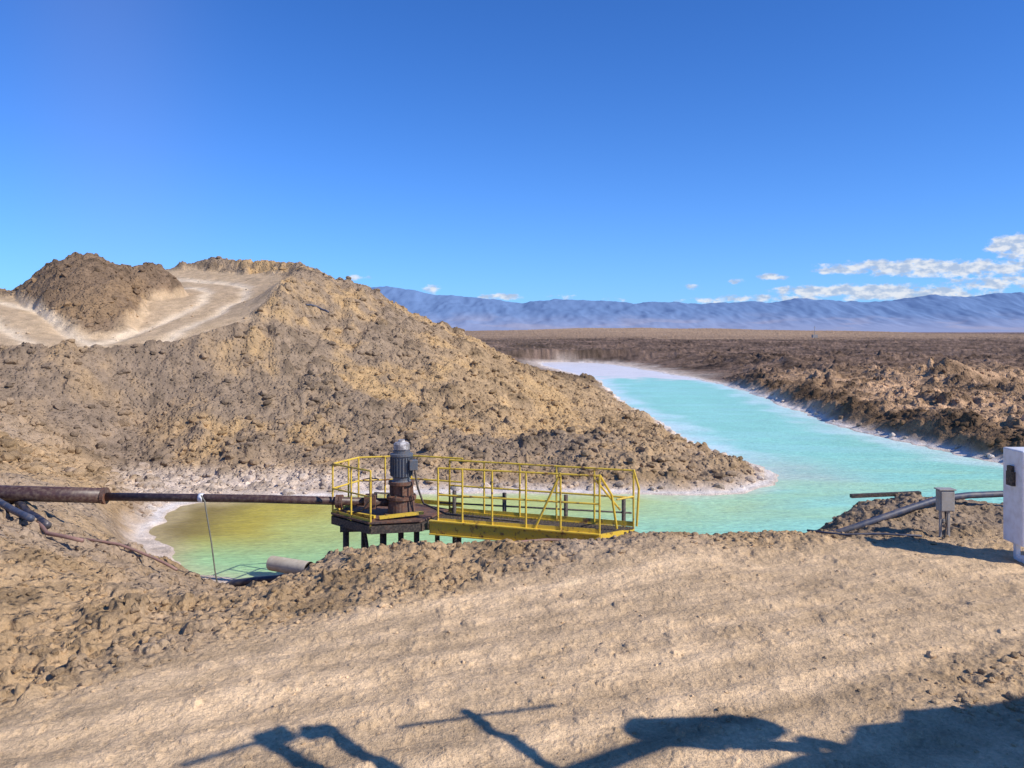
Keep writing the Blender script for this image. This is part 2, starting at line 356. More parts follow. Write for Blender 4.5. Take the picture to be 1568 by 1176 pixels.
# ------------------------------------------------------------ ground mesh (one continuous sheet, split into named regions)
az = np.concatenate([np.linspace(-180, -60, 30)[:-1], np.linspace(-60, -35, 50)[:-1], np.linspace(-35, 35, 1050), np.linspace(35, 60, 50)[1:], np.linspace(60, 180, 30)[1:-1]])
az = np.radians(az)
rr = np.concatenate([np.linspace(.3, 5.8, 24)[:-1], np.exp(np.linspace(math.log(5.8), math.log(130), 1050)), np.exp(np.linspace(math.log(130), math.log(1600), 140))[1:], np.exp(np.linspace(math.log(1600), math.log(60000), 30))[1:]])
RG, AG = np.meshgrid(rr, az, indexing='ij')
gxv = (RG * np.sin(AG)).ravel(); gyv = (RG * np.cos(AG)).ravel()
gh, GI = terrain(gxv, gyv)
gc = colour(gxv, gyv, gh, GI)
na = len(az); nr = len(rr)
j = np.arange(na); j1 = (j + 1) % na
a = (np.arange(nr - 1)[:, None] * na + j[None]).ravel(); b = (np.arange(nr - 1)[:, None] * na + j1[None]).ravel()
quads = np.stack([a, a + na, b + na, b], 1)[:, ::-1]
cx = gxv[a]; cy = gyv[a]
hill_m = (cy > 27.5) & (cy < 75) & (cx < 6.5) & (cx > -45) & (GI['sd'][a] > 1.8) & (GI['rb'][a] > -.9)
road_m = (GI['edge'][a] < .4) & (GI['r'][a] < 45) & (cy < 20)
hroad_m = (GI['R'][a] < .5) & hill_m
hill_m &= ~hroad_m

mg, nt, b_ = new_mat('desert_soil')
tc = N(nt, 'ShaderNodeTexCoord'); at = N(nt, 'ShaderNodeAttribute', attribute_name='Col')
def gnoise(scale, det, ro=.6):
    q = N(nt, 'ShaderNodeTexNoise', i_Scale=scale, i_Detail=det, i_Roughness=ro); nt.links.new(tc.outputs['Object'], q.inputs['Vector']); return q.outputs[0]
nA = gnoise(3.0, 7, .7); nB = gnoise(22.0, 5, .7)
vo = N(nt, 'ShaderNodeTexVoronoi', i_Scale=28.0); nt.links.new(tc.outputs['Object'], vo.inputs['Vector'])
vo2 = N(nt, 'ShaderNodeTexVoronoi', i_Scale=6.5); nt.links.new(tc.outputs['Object'], vo2.inputs['Vector'])
f = math_n(nt, 'ADD', math_n(nt, 'MULTIPLY', nA, 1.0), math_n(nt, 'MULTIPLY', nB, 1.2))
f = math_n(nt, 'ADD', f, -.09)
c1 = N(nt, 'ShaderNodeVectorMath', operation='SCALE'); nt.links.new(at.outputs['Color'], c1.inputs[0]); nt.links.new(f, c1.inputs['Scale'])
sp = ramp(nt, vo.outputs['Distance'], .16, .05)
spc = math_n(nt, 'MULTIPLY', sp, math_n(nt, 'GREATER_THAN', nB, .53))
c2 = mix_c(nt, math_n(nt, 'MULTIPLY', spc, .6), c1.outputs[0], (.20, .16, .13))
nt.links.new(c2, b_.inputs['Base Color']); b_.inputs['Roughness'].default_value = .95; b_.inputs['Specular IOR Level'].default_value = .1
hsum = math_n(nt, 'ADD', math_n(nt, 'MULTIPLY', nA, 1.4), math_n(nt, 'MULTIPLY', nB, .5))
hsum = math_n(nt, 'ADD', hsum, math_n(nt, 'MULTIPLY', sp, .15))
cl = math_n(nt, 'MULTIPLY', math_n(nt, 'MULTIPLY', ramp(nt, vo2.outputs['Distance'], .5, .15), at.outputs['Alpha']), 1.0)
hsum = math_n(nt, 'ADD', hsum, cl)
bp = N(nt, 'ShaderNodeBump', i_Strength=1.0, i_Distance=.06); nt.links.new(hsum, bp.inputs['Height']); nt.links.new(bp.outputs[0], b_.inputs['Normal'])

def np_mesh(name, V, Q, col, mat, smooth=True, alpha=None):
    me = bpy.data.meshes.new(name); k = Q.shape[1]
    me.vertices.add(len(V)); me.vertices.foreach_set('co', V.astype(np.float32).ravel())
    me.loops.add(Q.size); me.loops.foreach_set('vertex_index', Q.astype(np.int32).ravel())
    me.polygons.add(len(Q)); me.polygons.foreach_set('loop_start', np.arange(0, Q.size, k, dtype=np.int32))
    me.polygons.foreach_set('use_smooth', np.full(len(Q), smooth))
    me.update(calc_edges=True)
    if col is not None:
        at_ = me.color_attributes.new('Col', 'FLOAT_COLOR', 'POINT')
        al = np.ones((len(col), 1)) if alpha is None else alpha[:, None]
        at_.data.foreach_set('color', np.concatenate([col, al], 1).astype(np.float32).ravel())
    me.materials.append(mat)
    return link(bpy.data.objects.new(name, me))
GV = np.stack([gxv, gyv, gh], 1)
def sub(name, mask):
    q = quads[mask]; ids, inv = np.unique(q, return_inverse=True)
    np_mesh(name, GV[ids], inv.reshape(q.shape), gc[ids], mg, True, GI['Rs'][ids])
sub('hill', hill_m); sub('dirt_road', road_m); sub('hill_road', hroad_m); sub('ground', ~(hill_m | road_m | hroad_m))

def gz(x, y):
    hh, _ = terrain(np.array([float(x)]), np.array([float(y)])); return float(hh[0])

# ------------------------------------------------------------ loose rocks
def rock_variants(k):
    out = []
    for s in range(k):
        bm = bmesh.new(); bmesh.ops.create_icosphere(bm, subdivisions=2, radius=1)
        v = np.array([p.co[:] for p in bm.verts]); fcs = np.array([[q.index for q in fc.verts] for fc in bm.faces]); bm.free()
        for _ in range(7):
            nn = rng.normal(size=3); nn /= np.linalg.norm(nn); off = rng.uniform(.55, .85)
            t = v @ nn; v = v - np.maximum(t - off, 0)[:, None] * nn
        v = v * rng.uniform([.8, .7, .5], [1.2, 1.0, .8]) + rng.normal(0, .03, v.shape)
        out.append((v, fcs))
    return out
RV = rock_variants(10)
def scatter(name, X, Y, S):
    h, I = terrain(X, Y)
    p = I['R'] * (I['sd'] > .25) + (1 - I['R']) * .14
    k = rng.random(len(X)) < p
    X, Y, S, h = X[k], Y[k], S[k], h[k]
    S = np.where(I['R'][k] < .3, S * .45, S)
    I = {q: v[k] for q, v in I.items()}
    C = colour(X, Y, h, I) * rng.uniform(.65, 1.1, (len(X), 1))
    VV = []; FF = []; CC = []; o = 0
    for i in range(len(X)):
        v, fc = RV[rng.integers(10)]
        a1, a2 = rng.uniform(0, 6.28), rng.normal(0, .4)
        Rz = np.array([[math.cos(a1), -math.sin(a1), 0], [math.sin(a1), math.cos(a1), 0], [0, 0, 1]])
        Rx = np.array([[1, 0, 0], [0, math.cos(a2), -math.sin(a2)], [0, math.sin(a2), math.cos(a2)]])
        vv = (v @ (Rz @ Rx).T) * S[i] + np.array([X[i], Y[i], h[i] + S[i] * .12])
        VV.append(vv); FF.append(fc + o); CC.append(np.repeat(C[i][None], len(v), 0)); o += len(v)
    np_mesh(name, np.concatenate(VV), np.concatenate(FF), np.concatenate(CC), mg, smooth=False, alpha=np.zeros(o))
def fan(nn, r0, r1, amax=36):
    a_ = np.radians(rng.uniform(-amax, amax, nn)); r_ = np.exp(rng.uniform(math.log(r0), math.log(r1), nn))
    return r_ * np.sin(a_), r_ * np.cos(a_)
x_, y_ = fan(13000, 6, 18); S1 = .010 + .06 * rng.random(13000) ** 5
x2, y2 = fan(15000, 24, 90); S2 = .045 + .20 * rng.random(15000) ** 4.5
scatter('loose_rocks', np.concatenate([x_, x2]), np.concatenate([y_, y2]), np.concatenate([S1, S2]))

# ------------------------------------------------------------ water
wx = np.arange(-13, 42, .16)
wy = np.concatenate([np.arange(13.5, 40, .16), np.arange(40, 145, .5)])
WXX, WYY = np.meshgrid(wx, wy); X = WXX.ravel(); Y = WYY.ravel()
sd = samp(SD, X, Y) + .22 * fbm(X * .8, Y * .8, 3, 5) * sstep(12, 16, Y) + .35 * fbm(X * .15, Y * .15, 2, 8) * sstep(35, 60, Y)
def mixc(c, t, k): k = np.clip(k, 0, 1)[:, None]; return c * (1 - k) + np.array(t) * k
nz = fbm(X * .35, Y * .35, 4, 301); nz2 = fbm(X * .12, Y * .5, 3, 302)
c = np.tile(np.array([.33, .70, .55]), (len(X), 1))
c = mixc(c, (.37, .64, .31), sstep(9, -3, X + 2 * nz) * sstep(45, 25, Y))
c = mixc(c, (.50, .60, .20), sstep(1.5, -5, X + 2 * nz) * sstep(17.5, 23.5, Y + nz) * .9)
c = mixc(c, (.56, .61, .19), sstep(12, 1, X + 2 * nz) * sstep(20.0, 24.5, Y) * .9 * (Y < 27))
c = mixc(c, (.47, .38, .05), sstep(-2.6, -7.3, X + 1.2 * nz) * sstep(17.5, 21, Y) * .95)
c = mixc(c, (.20, .14, .05), sstep(-7.2, -9.2, X + .6 * nz) * .85)
sh = sstep(-1.0, -.05, sd + .3 * nz)
c = mixc(c, (.66, .66, .52), sh * .55 * sstep(-8, -2, X))
c = mixc(c, (.60, .48, .26), sh * .5 * sstep(-2, -8, X))
c = mixc(c, (.66, .82, .82), sstep(-2.6, -.2, sd + 1.2 * nz) * sstep(27, 33, Y) * .8)
tip = np.exp(-(((X - 10.6) / 1.8) ** 2 + ((Y - 29.5) / 3.0) ** 2))
c = mixc(c, (.52, .58, .46), tip * .8 + .3 * tip * nz)
c = mixc(c, (.40, .75, .68), .45 * sstep(-.2, .6, nz2) * sstep(26, 36, Y))
c = mixc(c, (.43, .68, .38), .6 * sstep(-.2, .5, nz2 + .3 * nz) * sstep(36, 26, Y) * sstep(2, 8, X))
c = mixc(c, (.80, .74, .70), sstep(84, 92, Y + 5 * nz + (X - 14) * .6))
c = c * (1 + .05 * nz[:, None])
nx = len(wx); ny = len(wy)
q0 = (np.arange(ny - 1)[:, None] * nx + np.arange(nx - 1)[None]).ravel()
Q = np.stack([q0, q0 + 1, q0 + 1 + nx, q0 + nx], 1)
Q = Q[sd[q0] < 1.0]
ids, inv = np.unique(Q, return_inverse=True)
mw, nt, b_ = new_mat('brine')
tc = N(nt, 'ShaderNodeTexCoord'); at = N(nt, 'ShaderNodeAttribute', attribute_name='Col')
mp = N(nt, 'ShaderNodeMapping'); mp.inputs['Scale'].default_value = (1.0, 2.6, 1.0); mp.inputs['Rotation'].default_value = (0, 0, .12)
nt.links.new(tc.outputs['Object'], mp.inputs['Vector'])
w1 = N(nt, 'ShaderNodeTexNoise', i_Scale=1.6, i_Detail=6.0, i_Roughness=.6); nt.links.new(mp.outputs[0], w1.inputs['Vector'])
w2 = N(nt, 'ShaderNodeTexNoise', i_Scale=5.0, i_Detail=4.0, i_Roughness=.6); nt.links.new(mp.outputs[0], w2.inputs['Vector'])
fw = math_n(nt, 'ADD', math_n(nt, 'MULTIPLY', w1.outputs[0], .55), math_n(nt, 'MULTIPLY', w2.outputs[0], .9))
fw = math_n(nt, 'ADD', fw, .29)
cw = N(nt, 'ShaderNodeVectorMath', operation='SCALE'); nt.links.new(at.outputs['Color'], cw.inputs[0]); nt.links.new(fw, cw.inputs['Scale'])
nt.links.new(cw.outputs[0], b_.inputs['Base Color'])
b_.inputs['Roughness'].default_value = .3; b_.inputs['IOR'].default_value = 1.33; b_.inputs['Specular IOR Level'].default_value = .3
bw_ = N(nt, 'ShaderNodeBump', i_Strength=.8, i_Distance=.08)
nt.links.new(math_n(nt, 'ADD', w1.outputs[0], math_n(nt, 'MULTIPLY', w2.outputs[0], .5)), bw_.inputs['Height']); nt.links.new(bw_.outputs[0], b_.inputs['Normal'])
np_mesh('water', np.stack([X, Y, np.full(len(X), WZ)], 1)[ids], inv.reshape(Q.shape), c[ids], mw)

# ------------------------------------------------------------ mountains
MP = np.array([(-30000,700),(-16130,869),(-11210,950),(-6294,1030),(-3835,1115),(-3180,1140),(-2196,1000),(-1049,885),(262,754),(1082,836),(1901,787),(2885,770),(4196,754),(5507,738),(6490,770),(7310,852),(8457,770),(9604,787),(10588,950),(11407,869),(12063,950),(12850,1000),(16650,870),(30000,700)], float)
NMX = 1300
mx = np.linspace(-24000, 24000, NMX); my = np.linspace(15500, 25000, 100)
MX, MY = np.meshgrid(mx, my)
prof = np.interp(MX, MP[:, 0], MP[:, 1])
t = np.clip((MY - 15500) / 4500, 0, 1); back = sstep(25000, 20200, MY)
rid = 1 - np.abs(fbm(MX / 1300, MY / 2300, 5, 401, .58)); rid2 = fbm(MX / 420, MY / 700, 4, 402)
MZ = prof * (t ** 1.35) * back * (1 + (.30 * (rid - .8) + .05 * rid2) * np.clip(1.15 - .9 * t, 0, 1) * np.clip(t * 4, 0, 1)) + 18 * fbm(MX / 700, MY / 900, 4, 403) * np.clip(t * 3, 0, 1) - 5
MZ = np.where(t <= 0, -10, MZ)
q0 = (np.arange(99)[:, None] * NMX + np.arange(NMX - 1)[None]).ravel()
Q = np.stack([q0, q0 + 1, q0 + NMX + 1, q0 + NMX], 1)
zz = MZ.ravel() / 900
mc = np.tile(np.array([.15, .235, .40]), (len(zz), 1)); mc = mixc(mc, (.29, .33, .46), sstep(.55, .02, zz + .06 * rid2.ravel()) * .85)  # blue aerial haze painted into the albedo, paler on the lower slopes
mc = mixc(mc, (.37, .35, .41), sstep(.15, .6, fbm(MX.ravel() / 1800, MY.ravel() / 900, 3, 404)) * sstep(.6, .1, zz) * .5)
mm, nt, b_ = new_mat('painted_haze_mountain'); at = N(nt, 'ShaderNodeAttribute', attribute_name='Col')
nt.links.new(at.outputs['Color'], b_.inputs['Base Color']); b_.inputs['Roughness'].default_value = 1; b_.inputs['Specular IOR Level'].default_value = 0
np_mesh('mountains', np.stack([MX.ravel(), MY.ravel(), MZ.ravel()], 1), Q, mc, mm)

# ------------------------------------------------------------ walkway with pump
wk = empty('yellow_walkway')
F0, F1 = Vector((1.56, 14.2, 0)), Vector((-1.55, 15.05, 0)); B0, B1 = Vector((2.25, 14.75, 0)), Vector((-1.25, 15.95, 0))
DZ = -.02; RH = 1.05
up = Vector((0, 0, 1))
parts = []
def lerp(a, b, t): return a + (b - a) * t
parts.append(beam_geo(F0 + up * (DZ - .11), F1 + up * (DZ - .06), .05, .22)); parts.append(beam_geo(F0 + up * (DZ + .015) - Vector((0, .04, 0)), F1 + up * (DZ + .065) - Vector((0, .04, 0)), .09, .02))
parts.append(beam_geo(F0 + up * (DZ - .235) - Vector((0, .03, 0)), F1 + up * (DZ - .185) - Vector((0, .03, 0)), .10, .02))
parts.append(beam_geo(B0 + up * (DZ - .11), B1 + up * (DZ - .06), .05, .22))
parts.append(beam_geo(F0 + up * (DZ - .10), B0 + up * (DZ - .10), .05, .2))
multi('deck_frame', parts, M_YEL, wk)
g = []
for i in range(60):
    t = i / 59
    g.append(beam_geo(lerp(F0, F1, t) + up * (DZ + .0) + Vector((.02, .06, 0)), lerp(B0, B1, t) + up * (DZ + .0) - Vector((0, .05, 0)), .012, .03))
multi('grating', g, M_DARK, wk)
def railing(name, pts, z0, h, parent, posts=None, r=.018):
    P = []
    for zz_ in (h, h * .52):
        P.append(sweep_geo([p + up * (z0 + zz_) for p in pts], r, 8))
    for p in (posts or pts):
        P.append(sweep_geo([p + up * (z0 - .06), p + up * (z0 + h)], r * 1.05, 8))
    for p, q in zip(pts[:-1], pts[1:]):
        P.append(beam_geo(p + up * (z0 + .06), q + up * (z0 + .06), .008, .09))
    return multi(name, P, M_YEL, parent, smooth=False)
railing('front_railing', [F0, F1 + Vector((.15, -.03, 0))], DZ, RH, wk, [lerp(F0, F1, t) for t in (0, .22, .42, .62, .80, .95)])
railing('back_railing', [B0, B1], DZ, RH, wk, [lerp(B0, B1, t) for t in (0, .2, .4, .6, .8, 1.)])
P = [sweep_geo([B0 + up * RH, B0 + up * RH + Vector((.1, 0, -.35)), B0 + Vector((.06, 0, .0))], .022, 8),
     sweep_geo([F0 + up * RH, lerp(F0, B0, .35) + up * .65, lerp(F0, B0, .5) + up * .02], .022, 8),
     sweep_geo([lerp(F0, B0, .5) + up * .55, B0 + up * .55], .018, 8),
     sweep_geo([lerp(F0, F1, .22) + up * RH, lerp(F0, F1, .37) + up * .0], .022, 8),
     sweep_geo([lerp(F0, F1, .02) + up * .95, lerp(F0, B0, .6) + up * .35], .02, 8)]
multi('end_gate', P, M_YEL, wk)
multi('support_legs', [sweep_geo([Vector((x, y, -2.3)), Vector((x, y, -.14))], .05, 10) for x, y in ((-1.0, 15.0), (-1.05, 15.75), (1.6, 14.9), (.4, 14.8))], M_RUST, wk, True)
D = [sweep_geo([Vector((x, 15.7 - .17 * x, -2.2)), Vector((x, 15.7 - .17 * x, .42))], .04, 8) for x in (-1.15, -.15, 1.05, 2.15)]
D.append(sweep_geo([Vector((-1.5, 15.95, .18)), Vector((2.3, 15.3, .12))], .018, 8))
D.append(sweep_geo([Vector((-1.5, 15.98, .36)), Vector((-1.1, 15.88, .30)), Vector((-.15, 15.75, .33))], .014, 8))
multi('cable_posts', D, M_DARK, wk, True)

pp = empty('brine_pump')
PX, PY = -2.15, 15.5
poly = [Vector(p + (0,)) for p in ((-3.5, 15.55), (-2.62, 14.75), (-1.72, 14.95), (-1.25, 15.95), (-2.1, 16.6), (-3.15, 16.35))]
PZ = .02
V = [p + up * (PZ + .03) for p in poly] + [p + up * (PZ - .0) for p in poly]
k = len(poly)
mesh_obj('deck_plate', V, [tuple(range(k)), tuple(range(k, 2 * k))[::-1]] + [(i, i + k, (i + 1) % k + k, (i + 1) % k) for i in range(k)], M_RUST, pp)
multi('deck_beams', [beam_geo(poly[i] + up * (PZ - .09), poly[(i + 1) % k] + up * (PZ - .09), .07, .15) for i in range(k)] +
      [beam_geo(Vector((-3.3, 15.3, PZ - .2)), Vector((-1.4, 15.5, PZ - .2)), .1, .12), beam_geo(Vector((-3.2, 15.9, PZ - .2)), Vector((-1.3, 15.95, PZ - .2)), .1, .12)], M_DARK, pp)
multi('edge_angle', [beam_geo(poly[i] + up * (PZ + .04) , poly[(i + 1) % k] + up * (PZ + .04), .085, .03) for i in (0, 1, 5)], M_RUST, pp)
railing('platform_railing', [poly[1], poly[0], poly[5], poly[4], poly[3] + Vector((0.25, .25, 0))], PZ, 1.0, pp, [poly[1], lerp(poly[0], poly[1], .5), poly[0], lerp(poly[0], poly[5], .6), poly[5], lerp(poly[5], poly[4], .5), poly[4], poly[3]])
multi('platform_legs', [sweep_geo([Vector((x, y, -2.4)), Vector((x, y, -.06))], r_, 10) for x, y, r_ in ((-3.22, 15.45, .06), (-2.45, 15.15, .065), (-2.12, 15.2, .055), (-1.82, 15.2, .055), (-3.0, 16.1, .05), (-1.5, 16, .05))] +
      [sweep_geo([Vector((-2.85, 15.3, -.1)), Vector((-2.65, 15.3, -1.3))], .03, 8)], M_DARK, pp, True)
def lathe(name, prof, mat, parent, seg=24, x=PX, y=PY):
    V = []; F = []
    for r_, z_ in prof:
        for q in range(seg):
            a_ = 2 * math.pi * q / seg; V.append((x + r_ * math.cos(a_), y + r_ * math.sin(a_), z_))
    for i in range(len(prof) - 1):
        for q in range(seg):
            s_ = i * seg + q; e = i * seg + (q + 1) % seg; F.append((s_, e, e + seg, s_ + seg))
    F.append(tuple(range(seg))[::-1]); F.append(tuple(range((len(prof) - 1) * seg, len(prof) * seg)))
    return mesh_obj(name, V, F, mat, parent)
lathe('discharge_head', [(.34, .05), (.34, .09), (.27, .10), (.25, .34), (.29, .36), (.29, .42), (.17, .43), (.17, .62), (.25, .64), (.25, .70)], M_RUST, pp)
lathe('motor_body', [(.19, .70), (.17, .72), (.17, .78), (.2, .8), (.2, 1.18), (.225, 1.19), (.225, 1.23), (.17, 1.25), (.17, 1.29)], M_MOTOR, pp)
lathe('motor_cowl', [(.13, 1.291), (.135, 1.31), (.16, 1.32), (.155, 1.42), (.12, 1.45), (.07, 1.46), (.06, 1.50), (.02, 1.51)], paint_mat('cowl', (.22, .2, .2), (.55, .52, .5), .5, 0, 8, (.48, .6), .003), pp)
multi('motor_fins', [box_geo((PX + .205 * math.cos(q), PY + .205 * math.sin(q), .99), (.035, .008, .36), q) for q in np.linspace(0, 2 * math.pi, 24, endpoint=False)], M_MOTOR, pp)
bevel(multi('terminal_box', [box_geo((PX + .24, PY - .12, 1.03), (.16, .14, .2), .3)], M_MOTOR, pp), .01)
multi('flange_bolts', [sweep_geo([Vector((PX + .255 * math.cos(q), PY + .255 * math.sin(q), .33)), Vector((PX + .255 * math.cos(q), PY + .255 * math.sin(q), .46))], .015, 6) for q in np.linspace(0, 6.28, 10, endpoint=False)], M_DARK, pp)
multi('stanchions', [box_geo((PX + .2 * math.cos(q), PY + .2 * math.sin(q), .53), (.06, .03, .22), q) for q in (.3, 1.9, 3.4, 5.0)], M_RUST, pp)
tube('power_cable', [(PX + .27, PY - .15, .95), (PX + .34, PY - .2, .6), (PX + .45, PY - .2, .3), (PX + .9, PY - .3, .12), (.2, 14.85, .06)], .02, M_DARK, pp, 8)
tube('air_line', [(PX - .2, PY - .25, .5), (PX - .45, PY - .4, .55), (PX - .7, PY - .35, .2), (PX - 1.0, PY - .2, .1)], .018, M_DARK, pp, 8)
multi('valve', [sweep_geo([Vector((-2.75, 15.5, .28)), Vector((-2.75, 15.5, .72))], .03, 8), sweep_geo([Vector((-2.75 + .15 * math.cos(q), 15.5 + .15 * math.sin(q), .72)) for q in np.linspace(0, 6.3, 20)], .012, 6), box_geo((-2.75, 15.5, .3), (.22, .22, .26))], M_RUST, pp)
multi('debris_steel', [beam_geo(Vector((-2.5, 15.0, .1)), Vector((-1.7, 15.25, .14)), .1, .05), beam_geo(Vector((-3.2, 15.5, .09)), Vector((-2.6, 15.1, .09)), .06, .05)], M_YEL, pp)

# ------------------------------------------------------------ pipes and hoses
dp = empty('discharge_pipe')
tube('pipe_thin', [(-8.0, 15.65, .36), (-5, 15.6, .33), (-2.4, 15.5, .28)], .08, M_PIPE, dp, 20)
tube('pipe_thick', [(-13.5, 16.0, .46), (-10, 15.75, .41), (-8.0, 15.65, .38)], .15, M_PIPE, dp, 20)
multi('pipe_collars', [sweep_geo([Vector((x - .03, 15.6 + y, .333 + z)), Vector((x + .03, 15.6 + y, .333 + z))], r_, 20) for x, y, z, r_ in ((-8.0, .05, .045, .165), (-3.4, -.07, -.04, .13), (-3.33, -.07, -.04, .13))], M_RUST, dp)
tube('pipe_wrap', [(-6.14, 15.62, .345), (-6.05, 15.62, .342)], .086, M_WHITE, dp, 16)
tube('hanging_rope', [(-6.05, 15.5, .42), (-5.98, 15.5, .3), (-5.95, 15.5, .1), (-5.85, 15.5, -.5), (-5.78, 15.5, -1.05), (-5.72, 15.55, -1.5)], .014, paint_mat('rope', (.16, .16, .13), rough=.8), dp, 6)
def ground_hose(name, pts, r, mat, lift=None):
    P = []; pts = [Vector((p[0], p[1], 0)) for p in pts]
    for a_, b_2 in zip(pts[:-1], pts[1:]):
        m_ = max(2, int((b_2 - a_).length / .35))
        for i in range(m_): P.append(lerp(a_, b_2, i / m_))
    P.append(pts[-1])
    z = [gz(p.x, p.y) for p in P]
    zs = [max(z[max(0, i - 1):i + 2]) for i in range(len(z))]
    zs = [sum(zs[max(0, i - 2):i + 3]) / len(zs[max(0, i - 2):i + 3]) for i in range(len(zs))]
    return tube(name, [(p.x, p.y, zz_ + r * .6) for p, zz_ in zip(P, zs)], r, mat, None, 12)
ground_hose('hose', [(-11.5, 17.0), (-10.2, 16.2), (-9.3, 15.3), (-8.6, 14.75)], .075, M_HOSE)
ground_hose('hose', [(-11.5, 16.3), (-10.2, 15.6), (-9.4, 15.0), (-8.75, 14.5)], .065, M_HOSEG)
ground_hose('hose', [(-11, 16.9), (-9.9, 15.9), (-9.0, 15.05), (-8.4, 14.4), (-7.6, 14.1)], .035, M_RED)
ground_hose('hose', [(-8.1, 14.9), (-7.3, 14.8), (-6.6, 14.7), (-6.1, 14.5)], .025, M_RED)
tube('intake_hose', [(-6.0, 15.75, -1.60), (-5.5, 15.7, -1.36), (-5.0, 15.55, -1.26), (-4.5, 15.35, -1.16), (-4.0, 15.2, -1.0)], .075, M_HOSE, None, 14)
stub = empty('pipe_stub')
s0, s1 = Vector((-4.60, 15.25, -.83)), Vector((-3.75, 14.75, -.80))
tube('outer_wall', [s0, s1], .14, M_CREAM, stub, 24, cap=False)
tube('inner_wall', [s0, s1], .12, M_DARK, stub, 24, cap=False)
V1, _ = sweep_geo([s0, s1], .14, 24); V2, _ = sweep_geo([s0, s1], .12, 24)
mesh_obj('rim', V1[:24] + V2[:24], [(i, (i + 1) % 24, (i + 1) % 24 + 24, i + 24) for i in range(24)], M_CREAM, stub)
tube('conduit_pipe', [(5.5, 14.5, -.16), (6.0, 14.45, -.02), (6.7, 14.55, .18), (7.3, 14.7, .33), (8.0, 14.9, .48), (8.6, 15.0, .52), (9.6, 15.1, .54), (10.6, 15.2, .56), (13, 15.6, .56)], .06, M_HOSEG, None, 14)
multi('timber_plank', [beam_geo(Vector((6.85, 16.1, .28)), Vector((8.3, 16.2, .32)), .1, .07)], M_DARK)
ground_hose('hose', [(5.3, 14.3), (5.8, 13.9), (6.4, 13.8), (7.0, 13.6)], .02, M_HOSEG)
ground_hose('hose', [(-.1, 13.6), (.6, 13.85), (1.4, 13.8)], .025, M_RED)
ground_hose('hose', [(2.3, 14.1), (2.7, 14.3), (3.2, 14.2)], .03, M_HOSE)
ground_hose('hose', [(-10.4, 40.2), (-10.2, 40.6), (-9.7, 40.7), (-9.3, 40.4)], .05, M_HOSEG)

jb = empty('junction_box')
JX, JY = 7.45, 13.7; jz = gz(JX, JY)
bevel(multi('box', [box_geo((JX, JY, .70), (.25, .16, .36))], M_GREY, jb), .012)
bevel(multi('lid', [box_geo((JX, JY - .085, .70), (.22, .02, .32)), box_geo((JX, JY, .895), (.29, .2, .02))], M_GREY, jb), .004)
multi('posts', [box_geo((JX - .07, JY + .02, .24), (.035, .035, .62)), box_geo((JX + .07, JY + .02, .24), (.035, .035, .62)), box_geo((JX, JY + .02, .35), (.14, .02, .04))], M_GREY, jb)
tube('cable', [(JX, JY, .52), (JX + .01, JY - .03, .3), (JX - .03, JY - .05, .05), (JX - .1, JY - .1, jz)], .014, M_DARK, jb, 8)

cb = empty('electrical_cabinet')
bevel(multi('body', [box_geo((8.28, 12.5, 1.02), (.85, .5, 1.48))], M_WHITE, cb), .02)
multi('door', [box_geo((8.28, 12.245, 1.02), (.76, .012, 1.36))], M_WHITE, cb)
multi('legs', [box_geo((8.02, 12.35, .13), (.07, .07, .5)), box_geo((8.6, 12.35, .13), (.07, .07, .5)), box_geo((8.02, 12.65, .13), (.07, .07, .5)), box_geo((8.32, 12.4, -.02), (.7, .5, .14))], M_WHITE, cb)
multi('latch', [box_geo((7.99, 12.23, .42), (.07, .02, .07)), box_geo((7.96, 12.23, 1.4), (.03, .02, .1))], M_GREY, cb)
multi('side_bracket', [box_geo((7.83, 12.5, 1.3), (.06, .16, .22)), box_geo((7.82, 12.5, 1.45), (.05, .1, .1))], M_DARK, cb)

am = empty('antenna_mast')
multi('mast', [sweep_geo([Vector((152, 400, -1)), Vector((152, 400, 6.5))], [.16, .08], 6), sweep_geo([Vector((151.3, 400, 5.6)), Vector((152.7, 400, 5.6))], .08, 6), box_geo((152, 400, 1.4), (2.4, 2, 1.6))], M_GREY, am)

# ------------------------------------------------------------ sun direction
EL = math.radians(39); sx, sy = .90, -.436
sdir = Vector((sx * math.cos(EL), sy * math.cos(EL), math.sin(EL)))
CT = 1 / math.tan(EL)
def lift(x, y, h): return Vector((x + h * CT * sx, y + h * CT * sy, h))

# invented structure, unseen off to the right, shaped to throw shadows on the road
ps = empty('shadow_rig')
def strut(base, tipx, tipy, h, r_): return sweep_geo([Vector((base[0], base[1], -.1)), lift(tipx, tipy, h)], r_, 12)
multi('shadow_masts', [strut((3.3, 2.7), -.46, 7.55, 4.5, .055), strut((2.4, 3.5), -1.73, 7.18, 5.0, .08), strut((2.2, 3.1), -2.22, 7.06, 5.4, .08)] +
      [sweep_geo([Vector((x, y, -.1)), Vector((x, y, 4.52))], .08, 12) for x, y in ((7.6, 4.6), (9.8, 5.2), (7.0, 1.9), (11, 1.5))], M_DARK, ps, True)
multi('shadow_arms', [sweep_geo([lift(-1.03, 7.24, 4.5), lift(.42, 7.68, 4.5)], .022, 8), sweep_geo([lift(-2.75, 6.6, 5.4), lift(-2.05, 7.1, 5.4)], .03, 8), box_geo(lift(-2.12, 7.05, 5.4), (.26, .18, .14), .6), box_geo(lift(-1.75, 7.15, 5.0), (.26, .18, .12), .2)], M_DARK, ps)
